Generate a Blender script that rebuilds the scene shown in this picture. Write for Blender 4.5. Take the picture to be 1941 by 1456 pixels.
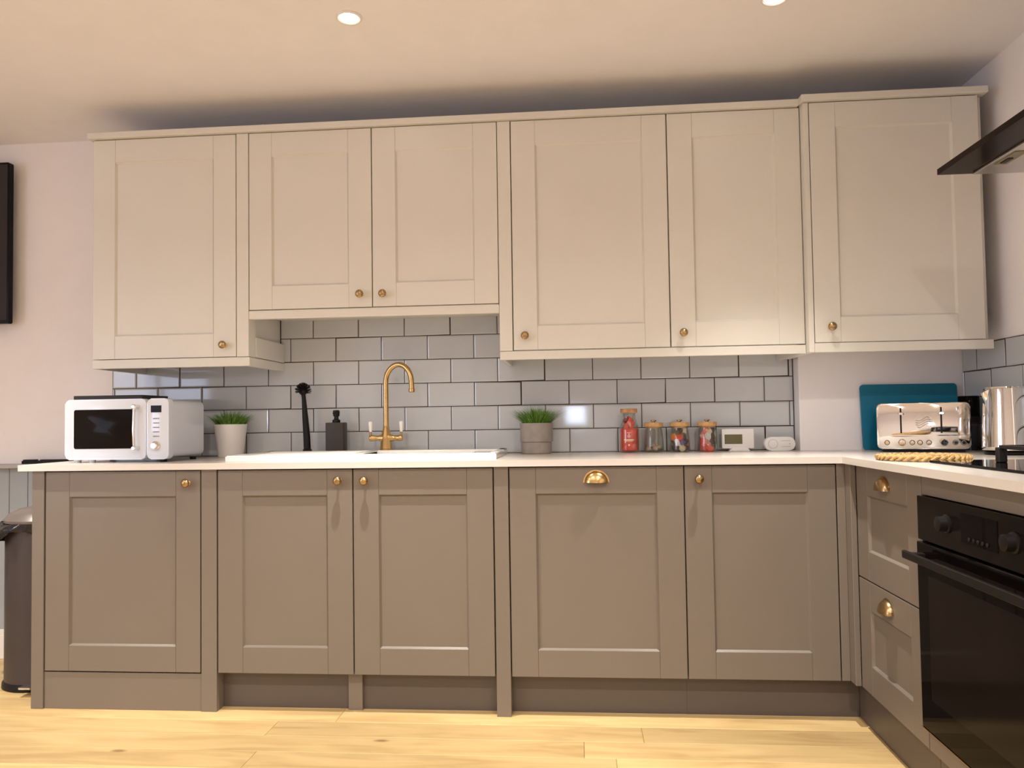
import bpy, bmesh, math, random
from mathutils import Vector, Matrix
PI = math.pi
random.seed(7)
for o in list(bpy.data.objects): bpy.data.objects.remove(o, do_unlink=True)
SC = bpy.context.scene
COL = SC.collection

# ------------------------------------------------------------------ camera
cam = bpy.data.objects.new('camera', bpy.data.cameras.new('camera')); COL.objects.link(cam)
yaw, pit, rol = 0.08347, 0.03507, 0.01476
R0 = Vector((math.cos(yaw), math.sin(yaw), 0)); F0 = Vector((-math.sin(yaw), math.cos(yaw), 0)); U0 = Vector((0, 0, 1))
F = F0*math.cos(pit)+U0*math.sin(pit); U = -F0*math.sin(pit)+U0*math.cos(pit)
R3 = R0*math.cos(rol)-U*math.sin(rol); U3 = R0*math.sin(rol)+U*math.cos(rol)
m = Matrix(((R3.x, U3.x, -F.x, 0.03168), (R3.y, U3.y, -F.y, -3.28644), (R3.z, U3.z, -F.z, 1.02655), (0, 0, 0, 1)))
cam.matrix_world = m
cam.data.sensor_width = 36.0; cam.data.lens = 1463.714/1941*36; cam.data.shift_y = 18.114/1941
cam.data.clip_start = 0.02
SC.camera = cam
# ------------------------------------------------------------------ light, exposure
SC.view_settings.view_transform = 'Standard'; SC.view_settings.look = 'None'
SC.view_settings.gamma = 1.0; SC.view_settings.use_curve_mapping = False
SC.view_settings.exposure = 0.0
w = bpy.data.worlds.new('world'); SC.world = w; w.use_nodes = True
w.node_tree.nodes['Background'].inputs[0].default_value = (0.35, 0.45, 0.7, 1)
w.node_tree.nodes['Background'].inputs[1].default_value = 0.3
CEIL = 2.325
WARM = (1.0, 0.945, 0.86)
SPOT_W = 62.0
LIGHTS = [(-0.673, -0.91), (0.665, -0.875), (-2.25, -0.91), (-0.673, -2.5), (0.665, -2.5), (-2.25, -2.5),
          (-0.673, -4.3), (0.665, -4.3), (-2.25, -4.3)]

# ------------------------------------------------------------------ materials
def mat(name, col, rough=0.5, metal=0.0, var=0.04, nscale=8.0, bump=0.0, bscale=60.0, trans=0.0, coat=0.0,
        emit=None, estr=0.0, ior=1.45, spec=0.5, stretch=None, rvar=0.0, alpha=1.0):
    M = bpy.data.materials.new(name); M.use_nodes = True
    nt = M.node_tree; N = nt.nodes; L = nt.links; b = N['Principled BSDF']
    tc = N.new('ShaderNodeTexCoord'); mp = N.new('ShaderNodeMapping')
    if stretch: mp.inputs['Scale'].default_value = stretch
    L.new(tc.outputs['Object'], mp.inputs[0])
    no = N.new('ShaderNodeTexNoise'); no.inputs['Scale'].default_value = nscale; no.inputs['Detail'].default_value = 4
    L.new(mp.outputs[0], no.inputs[0])
    cr = N.new('ShaderNodeValToRGB')
    cr.color_ramp.elements[0].position = 0.3; cr.color_ramp.elements[1].position = 0.7
    cr.color_ramp.elements[0].color = tuple(max(0, c*(1-var)) for c in col)+(1,)
    cr.color_ramp.elements[1].color = tuple(min(1, c*(1+var)) for c in col)+(1,)
    L.new(no.outputs[0], cr.inputs[0])
    last = cr.outputs[0]
    if rvar:
        oi = N.new('ShaderNodeObjectInfo'); hs = N.new('ShaderNodeHueSaturation')
        mr = N.new('ShaderNodeMapRange'); mr.inputs[3].default_value = 1-rvar; mr.inputs[4].default_value = 1+rvar
        L.new(oi.outputs['Random'], mr.inputs[0]); L.new(mr.outputs[0], hs.inputs['Value']); L.new(last, hs.inputs['Color']); last = hs.outputs[0]
    L.new(last, b.inputs['Base Color'])
    b.inputs['Roughness'].default_value = rough; b.inputs['Metallic'].default_value = metal
    b.inputs['Transmission Weight'].default_value = trans; b.inputs['IOR'].default_value = ior
    b.inputs['Coat Weight'].default_value = coat; b.inputs['Coat Roughness'].default_value = 0.05
    b.inputs['Specular IOR Level'].default_value = spec
    b.inputs['Alpha'].default_value = alpha
    if emit: b.inputs['Emission Color'].default_value = emit+(1,); b.inputs['Emission Strength'].default_value = estr
    if bump:
        n2 = N.new('ShaderNodeTexNoise'); n2.inputs['Scale'].default_value = bscale; n2.inputs['Detail'].default_value = 3
        L.new(mp.outputs[0], n2.inputs[0])
        bu = N.new('ShaderNodeBump'); bu.inputs['Strength'].default_value = bump; bu.inputs['Distance'].default_value = 0.002
        L.new(n2.outputs[0], bu.inputs['Height']); L.new(bu.outputs[0], b.inputs['Normal'])
    return M

def oak_material():
    M = bpy.data.materials.new('oak'); M.use_nodes = True
    nt = M.node_tree; N = nt.nodes; L = nt.links; b = N['Principled BSDF']
    tc = N.new('ShaderNodeTexCoord'); oi = N.new('ShaderNodeObjectInfo')
    mp = N.new('ShaderNodeMapping'); mp.inputs['Scale'].default_value = (1.6, 11, 11)
    off = N.new('ShaderNodeCombineXYZ'); mu = N.new('ShaderNodeMath'); mu.operation = 'MULTIPLY'; mu.inputs[1].default_value = 40
    L.new(oi.outputs['Random'], mu.inputs[0]); L.new(mu.outputs[0], off.inputs[0]); L.new(mu.outputs[0], off.inputs[2])
    add = N.new('ShaderNodeVectorMath'); add.operation = 'ADD'
    L.new(tc.outputs['Object'], add.inputs[0]); L.new(off.outputs[0], add.inputs[1]); L.new(add.outputs[0], mp.inputs[0])
    n1 = N.new('ShaderNodeTexNoise'); n1.inputs['Scale'].default_value = 1.6; n1.inputs['Detail'].default_value = 7; n1.inputs['Distortion'].default_value = 0.9
    L.new(mp.outputs[0], n1.inputs[0])
    cr = N.new('ShaderNodeValToRGB'); e = cr.color_ramp.elements
    e[0].position = 0.28; e[0].color = (0.43, 0.285, 0.12, 1); e[1].position = 0.72; e[1].color = (0.61, 0.435, 0.205, 1)
    x = e.new(0.5); x.color = (0.54, 0.375, 0.17, 1)
    L.new(n1.outputs[0], cr.inputs[0])
    hs = N.new('ShaderNodeHueSaturation'); mr = N.new('ShaderNodeMapRange'); mr.inputs[3].default_value = 0.82; mr.inputs[4].default_value = 1.14
    L.new(oi.outputs['Random'], mr.inputs[0]); L.new(mr.outputs[0], hs.inputs['Value']); L.new(cr.outputs[0], hs.inputs['Color'])
    # knots
    mk = N.new('ShaderNodeMapping'); mk.inputs['Scale'].default_value = (2.2, 5.5, 1)
    L.new(add.outputs[0], mk.inputs[0])
    vo = N.new('ShaderNodeTexVoronoi'); vo.inputs['Scale'].default_value = 1.0; L.new(mk.outputs[0], vo.inputs[0])
    kr = N.new('ShaderNodeValToRGB'); k = kr.color_ramp.elements; k[0].position = 0.03; k[0].color = (1, 1, 1, 1); k[1].position = 0.075; k[1].color = (0, 0, 0, 1)
    L.new(vo.outputs['Distance'], kr.inputs[0])
    mx = N.new('ShaderNodeMixRGB'); mx.inputs[2].default_value = (0.16, 0.075, 0.03, 1)
    kk = N.new('ShaderNodeMath'); kk.operation = 'MULTIPLY'; kk.inputs[1].default_value = 0.75
    L.new(kr.outputs[0], kk.inputs[0]); L.new(kk.outputs[0], mx.inputs[0]); L.new(hs.outputs[0], mx.inputs[1]); L.new(mx.outputs[0], b.inputs['Base Color'])
    b.inputs['Roughness'].default_value = 0.42
    bu = N.new('ShaderNodeBump'); bu.inputs['Strength'].default_value = 0.15; bu.inputs['Distance'].default_value = 0.001
    L.new(n1.outputs[0], bu.inputs['Height']); L.new(bu.outputs[0], b.inputs['Normal'])
    return M

PLINTH_SHADE = mat('plinth_shade', (0.10, 0.078, 0.066), 0.4, var=0.02, nscale=6)  # lower cabinet paint darkened: shade of the toe recess put into the colour
WALL = mat('wall_paint', (0.88, 0.84, 0.85), 0.75, bump=0.15, bscale=90, var=0.015)
CEILM = mat('ceiling_paint', (0.86, 0.84, 0.86), 0.8, bump=0.1, bscale=80, var=0.015)
UPPER = mat('upper_paint', (0.68, 0.65, 0.595), 0.33, var=0.012, bump=0.05, bscale=200, spec=0.4)
LOWER = mat('lower_paint', (0.185, 0.153, 0.125), 0.36, var=0.012, nscale=6, bump=0.06, bscale=260, spec=0.4)
QUARTZ = mat('white_quartz', (0.66, 0.61, 0.565), 0.22, var=0.02, nscale=3)
TILE = mat('tile_glaze', (0.53, 0.545, 0.565), 0.06, var=0.03, nscale=6, rvar=0.035, coat=0.3)
GROUT = mat('grout', (0.05, 0.032, 0.025), 0.9)
BRASS = mat('brass', (0.58, 0.385, 0.165), 0.24, 1.0, var=0.10, nscale=30)
OLDBRASS = mat('aged_brass', (0.42, 0.285, 0.14), 0.26, 1.0, var=0.15, nscale=30)
CERAMIC = mat('white_ceramic', (0.86, 0.84, 0.80), 0.10, var=0.01, coat=0.5)
WHITEPL = mat('white_enamel', (0.66, 0.69, 0.77), 0.16, var=0.01, coat=0.6)
WHITEMATT = mat('white_plastic', (0.83, 0.80, 0.79), 0.45, var=0.02)
POTWHITE = mat('pot_white', (0.78, 0.74, 0.71), 0.35, var=0.02)
CONCRETE = mat('pot_grey', (0.32, 0.28, 0.25), 0.8, var=0.10, nscale=30, bump=0.3)
BLACKPL = mat('black_plastic', (0.008, 0.0065, 0.0065), 0.4, var=0.1, spec=0.25)
BLACKMATT = mat('black_matt', (0.022, 0.018, 0.017), 0.6, var=0.15, bump=0.1)
BLACKGL = mat('black_glass', (0.004, 0.003, 0.003), 0.04, var=0.1, ior=1.13)
BROWNGL = mat('smoked_glass', (0.010, 0.007, 0.006), 0.10, var=0.1, ior=1.15)
IRON = mat('cast_iron', (0.008, 0.007, 0.007), 0.55, bump=0.2)
CHROME = mat('chrome', (0.80, 0.77, 0.74), 0.05, 1.0, var=0.02)
STEEL = mat('brushed_steel', (0.55, 0.52, 0.48), 0.28, 1.0, var=0.05, nscale=3, stretch=(1, 40, 1))
GREYMARK = mat('grey_mark', (0.28, 0.29, 0.31), 0.6)
def thin_glass(name, tint):
    M = bpy.data.materials.new(name); M.use_nodes = True; nt = M.node_tree; N = nt.nodes; Lk = nt.links
    out = N['Material Output']; N.remove(N['Principled BSDF'])
    tr = N.new('ShaderNodeBsdfTransparent'); tr.inputs[0].default_value = tint+(1,)
    gl = N.new('ShaderNodeBsdfGlossy'); gl.inputs['Roughness'].default_value = 0.03
    lw = N.new('ShaderNodeLayerWeight'); lw.inputs[0].default_value = 0.35
    mr = N.new('ShaderNodeMapRange'); mr.inputs[3].default_value = 0.03; mr.inputs[4].default_value = 0.45
    mx = N.new('ShaderNodeMixShader')
    Lk.new(lw.outputs['Facing'], mr.inputs[0]); Lk.new(mr.outputs[0], mx.inputs[0]); Lk.new(tr.outputs[0], mx.inputs[1]); Lk.new(gl.outputs[0], mx.inputs[2]); Lk.new(mx.outputs[0], out.inputs[0])
    return M
GLASS = thin_glass('jar_glass', (0.93, 0.93, 0.91))
CORK = mat('cork', (0.50, 0.27, 0.12), 0.7, var=0.25, nscale=60, bump=0.3)
RED = mat('red_foil', (1.0, 0.085, 0.045), 0.3, var=0.3, nscale=40, bump=0.5, bscale=120)
DKRED = mat('dark_red_foil', (0.30, 0.01, 0.01), 0.3, var=0.3, nscale=50)
CREAM = mat('cream_print', (0.85, 0.70, 0.45), 0.5)
PINKP = mat('pink_print', (0.90, 0.55, 0.60), 0.5)
SW = {'orange': mat('orange_wrap', (0.95, 0.28, 0.03), 0.3, var=0.2, nscale=40), 'brown': mat('brown_wrap', (0.09, 0.035, 0.015), 0.3, var=0.3, nscale=40),
      'cream': mat('cream_wrap', (0.80, 0.72, 0.52), 0.4), 'purple': mat('purple_wrap', (0.12, 0.06, 0.25), 0.3),
      'pink': mat('pink_wrap', (0.90, 0.40, 0.40), 0.3, var=0.2, nscale=60), 'red': RED, 'olive': mat('olive_wrap', (0.16, 0.13, 0.05), 0.4),
      'beige': mat('beige_biscuit', (0.50, 0.36, 0.24), 0.6, var=0.2, nscale=50), 'white': mat('white_wrap', (0.85, 0.85, 0.88), 0.3)}
TEAL = mat('teal_plastic', (0.001, 0.155, 0.270), 0.5, var=0.05)
ROPE = mat('rope', (0.46, 0.29, 0.115), 0.8, var=0.3, nscale=90, bump=0.5)
GRASSM = mat('grass_green', (0.13, 0.27, 0.035), 0.5, var=0.5, nscale=60)
SOILM = mat('dark_moss', (0.02, 0.04, 0.01), 0.9, var=0.4, nscale=80)
LCD = mat('lcd_olive', (0.13, 0.12, 0.05), 0.3)
PANEL = mat('panelling_paint', (0.37, 0.40, 0.43), 0.5, var=0.02)
DADO = mat('dado_paint', (0.44, 0.42, 0.43), 0.5, var=0.02)
SKIRT = mat('skirting_paint', (0.80, 0.76, 0.74), 0.4, var=0.01)
BINM = mat('bin_metal', (0.062, 0.050, 0.049), 0.42, 0.3, var=0.05)
BINLID = mat('bin_lid', (0.20, 0.165, 0.15), 0.35, 0.4, var=0.05)
LINER = mat('bin_liner', (0.015, 0.013, 0.015), 0.2, var=0.3, nscale=30, bump=0.8, bscale=40)
TVCASE = mat('tv_casing', (0.006, 0.005, 0.008), 0.3, ior=1.2)
TVSCR = mat('tv_screen', (0.006, 0.004, 0.010), 0.12, coat=0.5)
LAMP = mat('lamp_glow', (1, 1, 1), 0.5, emit=(1.0, 0.93, 0.80), estr=40.0)
FILL_PANE = mat('fill_pane', (0.6, 0.7, 0.9), 0.3, emit=(0.66, 0.75, 1.0), estr=5.5)  # glowing panes of the added fill window
PANE2 = mat('bright_pane', (0.6, 0.7, 0.9), 0.3, emit=(0.70, 0.80, 1.0), estr=22.0)
OAK = oak_material()
DARKIN = mat('dark_inside', (0.03, 0.022, 0.018), 0.9)
CARD = mat('cream_card', (0.62, 0.52, 0.38), 0.7)

# ------------------------------------------------------------------ helpers
ORG = {}
def thing(name, label, cat, loc=(0, 0, 0), rotz=0.0, group=None, local=False):
    o = bpy.data.objects.new(name, None); COL.objects.link(o)
    o.empty_display_size = 0.05
    o.location = loc; o.rotation_euler = (0, 0, rotz)
    o['label'] = label; o['category'] = cat
    if group: o['group'] = group
    ORG[o.name] = Vector((0, 0, 0)) if local else Vector(loc)
    return o
def obj(name, bm, material, parent=None, smooth=False, angle=35, at=None, kind=None, label=None):
    bmesh.ops.recalc_face_normals(bm, faces=bm.faces[:])
    if parent is not None:
        off = ORG.get(parent.name, Vector((0, 0, 0)))
        if off.length: bmesh.ops.translate(bm, verts=bm.verts[:], vec=-off)
    me = bpy.data.meshes.new(name); bm.to_mesh(me); bm.free()
    for mm in (material if isinstance(material, (list, tuple)) else [material]): me.materials.append(mm)
    if smooth:
        me.polygons.foreach_set('use_smooth', [True]*len(me.polygons)); me.set_sharp_from_angle(angle=math.radians(angle))
    o = bpy.data.objects.new(name, me); COL.objects.link(o)
    if at: o.location = at
    if parent is not None: o.parent = parent; ORG[o.name] = ORG.get(parent.name, Vector((0, 0, 0)))
    else: ORG[o.name] = Vector((0, 0, 0))
    if kind: o['kind'] = kind
    if label: o['label'] = label
    return o
def tag(o, label, cat, group=None):
    o['label'] = label; o['category'] = cat
    if group: o['group'] = group
    return o
ID = lambda u, v, w: (u, v, w)
def FB(yp): return lambda u, v, w: (u, yp-w, v)          # faces the room from the back wall: u = x, v = z, w = outwards
def FR(xp): return lambda u, v, w: (xp-w, -u, v)         # faces the room from the right wall: u = -y, v = z, w = outwards
def bx(bm, x0, x1, y0, y1, z0, z1, bev=0.0, seg=1, mp=ID, mi=0):
    vs = [bm.verts.new(mp(x, y, z)) for x in (x0, x1) for y in (y0, y1) for z in (z0, z1)]
    fs = [bm.faces.new([vs[i] for i in q]) for q in ((0, 1, 3, 2), (4, 6, 7, 5), (0, 4, 5, 1), (2, 3, 7, 6), (0, 2, 6, 4), (1, 5, 7, 3))]
    for f in fs: f.material_index = mi
    if bev > 0:
        es = list({e for f in fs for e in f.edges})
        bmesh.ops.bevel(bm, geom=es, offset=bev, segments=seg, affect='EDGES', profile=0.5)
    return vs
def box(*a, **k):
    bm = bmesh.new(); bx(bm, *a, **k); return bm
def lathe(bm, prof, n=24, cx=0, cy=0, cz=0, ax='z', mi=0, mp=None, cap=True):
    rings = []
    for r, h in prof:
        ring = []
        for i in range(n):
            a = 2*PI*i/n; c, s = math.cos(a)*r, math.sin(a)*r
            if ax == 'z': p = (cx+c, cy+s, cz+h)
            elif ax == 'y': p = (cx+c, cy+h, cz+s)
            else: p = (cx+h, cy+c, cz+s)
            if mp: p = mp(*p)
            ring.append(bm.verts.new(p))
        rings.append(ring)
    for a, b in zip(rings, rings[1:]):
        for i in range(n):
            f = bm.faces.new((a[i], a[(i+1) % n], b[(i+1) % n], b[i])); f.material_index = mi
    if cap:
        for rg in (rings[0], rings[-1]):
            f = bm.faces.new(rg); f.material_index = mi
    return rings
def L(prof, **k):
    bm = bmesh.new(); lathe(bm, prof, **k); return bm
def tube(bm, pts, r, n=10, cap=True, mi=0):
    pts = [Vector(p) for p in pts]; rr = r if isinstance(r, (list, tuple)) else [r]*len(pts)
    rings = []; up = Vector((0, 0, 1))
    t0 = (pts[1]-pts[0]).normalized()
    nrm = t0.orthogonal().normalized()
    for i, p in enumerate(pts):
        t = (pts[min(i+1, len(pts)-1)]-pts[max(i-1, 0)]).normalized()
        nrm = (nrm-t*nrm.dot(t)).normalized(); bn = t.cross(nrm)
        rings.append([bm.verts.new(p+(nrm*math.cos(2*PI*k/n)+bn*math.sin(2*PI*k/n))*rr[i]) for k in range(n)])
    for a, b in zip(rings, rings[1:]):
        for i in range(n):
            f = bm.faces.new((a[i], a[(i+1) % n], b[(i+1) % n], b[i])); f.material_index = mi
    if cap: bm.faces.new(rings[0]); bm.faces.new(rings[-1])
def rrect(w, h, r, n=5):
    out = []
    for cx, cy, a0 in ((w/2-r, h/2-r, 0), (-w/2+r, h/2-r, PI/2), (-w/2+r, -h/2+r, PI), (w/2-r, -h/2+r, 1.5*PI)):
        for i in range(n+1):
            a = a0+PI/2*i/n; out.append((cx+r*math.cos(a), cy+r*math.sin(a)))
    return out
def prism(bm, poly, w0, w1, mp=ID, bev=0.0, mi=0):
    """extrude a (u,v) polygon between w0 and w1"""
    a = [bm.verts.new(mp(u, v, w0)) for u, v in poly]; b = [bm.verts.new(mp(u, v, w1)) for u, v in poly]
    n = len(poly); fa = bm.faces.new(a); fb = bm.faces.new(b); fs = [fa, fb]
    for i in range(n): fs.append(bm.faces.new((a[i], a[(i+1) % n], b[(i+1) % n], b[i])))
    for f in fs: f.material_index = mi
    if bev: bmesh.ops.bevel(bm, geom=list(fb.edges), offset=bev, segments=2, affect='EDGES', profile=0.6)
def P(*a, **k):
    bm = bmesh.new(); prism(bm, *a, **k); return bm

# ------------------------------------------------------------------ room shell
XL, XR, YF = -3.8, 1.574, -6.4
W0 = 0.007
def struct(name, bm, m, parent=None, **k):
    o = obj(name, bm, m, parent, **k)
    if parent is None: o['kind'] = 'structure'
    return o
wall_back = struct('wall_back', box(XL-0.1, XR+0.1, W0, W0+0.1, 0, CEIL+0.1), WALL)
wall_right = struct('wall_right', box(XR, XR+0.1, YF, W0, 0, CEIL+0.1), WALL)
bm = bmesh.new()
ly0, ly1, lz0, lz1 = -4.6, -2.6, 0.75, 2.0
bx(bm, XL-0.1, XL, YF, ly0, 0, CEIL+0.1); bx(bm, XL-0.1, XL, ly1, W0, 0, CEIL+0.1); bx(bm, XL-0.1, XL, ly0, ly1, 0, lz0); bx(bm, XL-0.1, XL, ly0, ly1, lz1, CEIL+0.1)
wall_left = struct('wall_left', bm, WALL)
bm = bmesh.new()
for a in ((ly0, ly0+0.05, lz0, lz1), (ly1-0.05, ly1, lz0, lz1), (ly0, ly1, lz0, lz0+0.05), (ly0, ly1, lz1-0.05, lz1), ((ly0+ly1)/2-0.03, (ly0+ly1)/2+0.03, lz0, lz1)):
    bx(bm, XL-0.08, XL-0.02, a[0], a[1], a[2], a[3])
fill_win = struct('fill_window', bm, SKIRT)  # added window, out of view: cool fill light from the left
obj('pane', box(XL-0.052, XL-0.046, ly0+0.05, (ly0+ly1)/2-0.03, lz0+0.05, lz1-0.05), FILL_PANE, fill_win)
obj('pane', box(XL-0.052, XL-0.046, (ly0+ly1)/2+0.03, ly1-0.05, lz0+0.05, lz1-0.05), FILL_PANE, fill_win)
bm = bmesh.new()
wx0, wx1, wz0, wz1 = -0.15, 0.15, 0.91, 1.19
bx(bm, XL, wx0, YF-0.1, YF, 0, CEIL+0.1); bx(bm, wx1, XR, YF-0.1, YF, 0, CEIL+0.1)
bx(bm, wx0, wx1, YF-0.1, YF, 0, wz0); bx(bm, wx0, wx1, YF-0.1, YF, wz1, CEIL+0.1)
wall_front = struct('wall_front', bm, WALL)
bm = bmesh.new()
for a in ((wx0, wx0+0.03, wz0, wz1), (wx1-0.03, wx1, wz0, wz1), (wx0, wx1, wz0, wz0+0.03), (wx0, wx1, wz1-0.03, wz1)):
    bx(bm, a[0], a[1], YF-0.06, YF-0.02, a[2], a[3])
win = struct('window_1', bm, SKIRT)
obj('pane', box(wx0, wx1, YF-0.052, YF-0.046, wz0, wz1), PANE2, win)
ceiling = struct('ceiling', box(XL-0.1, XR+0.1, YF-0.1, W0, CEIL, CEIL+0.08), CEILM)
floor = struct('floor', box(XL-0.1, XR+0.1, YF-0.1, W0+0.1, -0.06, -0.0155), mat('subfloor', (0.10, 0.06, 0.03), 0.8))
# oak planks, each one a piece
PW = 0.1215
seam0 = -0.6545
joints = {-1: [-0.815, 1.05], 0: [-1.015, 0.226], 1: [-2.35, 0.036, 1.25], 2: [-0.99, 0.132], 3: [-1.845, -0.632, 0.95]}
# row k spans y in [seam0-(k+1)*PW+..]; row 0 is the strip just in front of the plinth
rows = range(-5, 24)
rj = random.Random(3)
for k in rows:
    y1 = seam0+0.0*PW-(k-1)*PW; y0 = y1-PW
    if y1 > 0.0: y1 = min(y1, 0.0)
    js = joints.get(k-1, None)
    if js is None:
        s = rj.uniform(-3.4, -2.2); js = []
        while s < 1.3: js.append(s); s += rj.uniform(1.2, 1.9)
    xs = [XL]+list(js)+[XR]
    for a, b in zip(xs, xs[1:]):
        if b-a < 0.02 or y1-y0 < 0.01: continue
        cx, cy = (a+b)/2, (y0+y1)/2; hw, hd = (b-a)/2-0.0004, (y1-y0)/2-0.0004
        p = obj('plank', box(-hw, hw, -hd, hd, -0.015, 0.0, bev=0.0011), OAK, floor, at=(cx, cy, 0))
# the rest of the room's floor, out of the photograph
obj('floor_board_field', box(XL, XR, YF, seam0-22*PW-PW+0.0, -0.015, 0.0), OAK, floor)

# boxed-in wall section beside the tiles
struct('wall_boxing', box(0.9300, XR, -0.070, W0, 0, CEIL, bev=0.004, seg=2), WALL)

# skirting, panelling, dado at the left
bm = bmesh.new(); bx(bm, XL, -1.98, -0.016, W0, 0, 0.105, bev=0.002); bx(bm, XL, -1.98, -0.010, W0, 0.104, 0.130, bev=0.003)
struct('baseboard_back', bm, SKIRT)
struct('baseboard_left', box(XL, XL+0.018, YF, -0.017, 0, 0.13, bev=0.003), SKIRT)
x = XL
k = 0
bxs = []
x = -2.5137
while x > XL: x -= 0.088
while x < -2.42: bxs.append(x); x += 0.088
bm = bmesh.new(); bx(bm, XL, -2.04, -0.001, W0, 0.13, 0.846)
pn = obj('panelling_back', bm, mat('panel_groove', (0.16, 0.16, 0.15), 0.8), wall_back)
for x in bxs+[-2.3377, -2.2497, -2.1617]:
    x0 = max(x, XL)
    obj('board', box(x0+0.0012, x+0.088-0.0012, -0.009, -0.0005, 0.131, 0.8455, bev=0.0015), PANEL, wall_back)
bm = bmesh.new(); bx(bm, XL, -2.045, -0.046, W0, 0.8465, 0.8655, bev=0.003, seg=2)
struct('trim_1', bm, DADO)

# tiles
T, H = 0.2025, 0.1025
def tile_mesh(w, h):
    bm = bmesh.new(); b = 0.0050; g = 0.0017
    o = [(g, g), (w-g, g), (w-g, h-g), (g, h-g)]
    i = [(g+b, g+b), (w-g-b, g+b), (w-g-b, h-g-b), (g+b, h-g-b)]
    if w < 0.03: i = [(w/2-0.001, g+b), (w/2+0.001, g+b), (w/2+0.001, h-g-b), (w/2-0.001, h-g-b)]
    A = [bm.verts.new((u, 0.0, v)) for u, v in o]; B = [bm.verts.new((u, -0.0055, v)) for u, v in o]; Cc = [bm.verts.new((u, -0.0070, v)) for u, v in i]
    for P0, P1 in ((A, B), (B, Cc)):
        for q in range(4): bm.faces.new((P0[q], P0[(q+1) % 4], P1[(q+1) % 4], P1[q]))
    bm.faces.new(Cc); bm.faces.new(A)
    bmesh.ops.recalc_face_normals(bm, faces=bm.faces[:])
    me = bpy.data.meshes.new('tile'); bm.to_mesh(me); bm.free(); me.materials.append(TILE); return me
tcache = {}
rt = random.Random(11)
def put_tile(w, h, loc, parent, rz=0):
    key = (round(w, 4), round(h, 4))
    if key not in tcache: tcache[key] = tile_mesh(w, h)
    o = bpy.data.objects.new('tile', tcache[key]); COL.objects.link(o); o.parent = parent
    o.location = loc; o.rotation_euler = (math.radians(rt.gauss(0, .18)), 0, rz+math.radians(rt.gauss(0, .12)))
ZB, ZW = 0.9894, 0.889
obj('grout_back', box(-2.0352, 0.9285, 0.0016, W0, ZW, 1.60), GROUT, wall_back)
obj('grout_right', box(1.5686, XR, -1.75, -0.0705, ZW, 1.297), GROUT, wall_right)
def tile_rows(x0, x1, rowspec, put):
    for (r, z0, z1) in rowspec:
        off = 0.0 if r % 2 else 0.5
        k0 = math.floor((x0/T)-off)-1
        for k in range(k0, k0+60):
            a, b = (k+off)*T, (k+off+1)*T
            a2, b2 = max(a, x0), min(b, x1)
            if b2-a2 < 0.006: continue
            put(a2, b2, z0, z1)
rs = [(1, ZW+0.0005, ZB), (2, ZB, ZB+H), (3, ZB+H, ZB+2*H), (4, ZB+2*H, ZB+3*H)]
tile_rows(-2.0352, 0.9270, rs, lambda a, b, z0, z1: put_tile(b-a, z1-z0, (a, W0, z0), wall_back))
tile_rows(-1.2600, -0.2200, [(5, ZB+3*H, ZB+4*H), (6, ZB+4*H, ZB+5*H)], lambda a, b, z0, z1: put_tile(b-a, z1-z0, (a, W0, z0), wall_back))
RO = 0.0225+T/2   # joint phase on the right wall
def put_r(a, b, z0, z1):   # a,b measured as distance from the corner plus phase
    put_tile(b-a, z1-z0, (XR, -(a-RO)-0.0, z0), wall_right, -PI/2)
tile_rows(0.0705+RO, 1.75+RO, rs, put_r)

# ------------------------------------------------------------------ downlights
for i, (lx, ly) in enumerate(LIGHTS):
    lab = ['round recessed ceiling spotlight above the sink', 'round recessed ceiling spotlight at the top right, above the integrated appliance door',
           'recessed ceiling spotlight just left of the frame'][i] if i < 3 else 'round recessed ceiling spotlight in the rows behind the viewpoint, outside the photograph'
    t = thing('ceiling_spotlight', lab, 'light', (lx, ly, CEIL), group='recessed ceiling spotlights')
    bm = bmesh.new(); lathe(bm, [(0.030, -0.0005), (0.042, -0.0005), (0.042, -0.004), (0.036, -0.006), (0.030, -0.004)], n=28, cx=lx, cy=ly, cz=CEIL, cap=False)
    obj('trim_ring', bm, SKIRT, t, smooth=True)
    obj('lamp', L([(0.0295, -0.0005), (0.0295, -0.003), (0.02, -0.0045)], n=24, cx=lx, cy=ly, cz=CEIL), LAMP, t)
    ld = bpy.data.lights.new('spot', 'SPOT'); ld.energy = SPOT_W*(3.3, 2.7, 3.4)[i] if i < 3 else SPOT_W*(1.5 if lx > 0 else 1.2); ld.color = WARM
    ld.spot_size = math.radians(67 if i < 3 else 158); ld.spot_blend = 1.0 if i < 3 else 0.8; ld.shadow_soft_size = 0.011
    lo = bpy.data.objects.new('spot', ld); COL.objects.link(lo); lo.parent = t; lo.location = (0, 0, -0.03)

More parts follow.
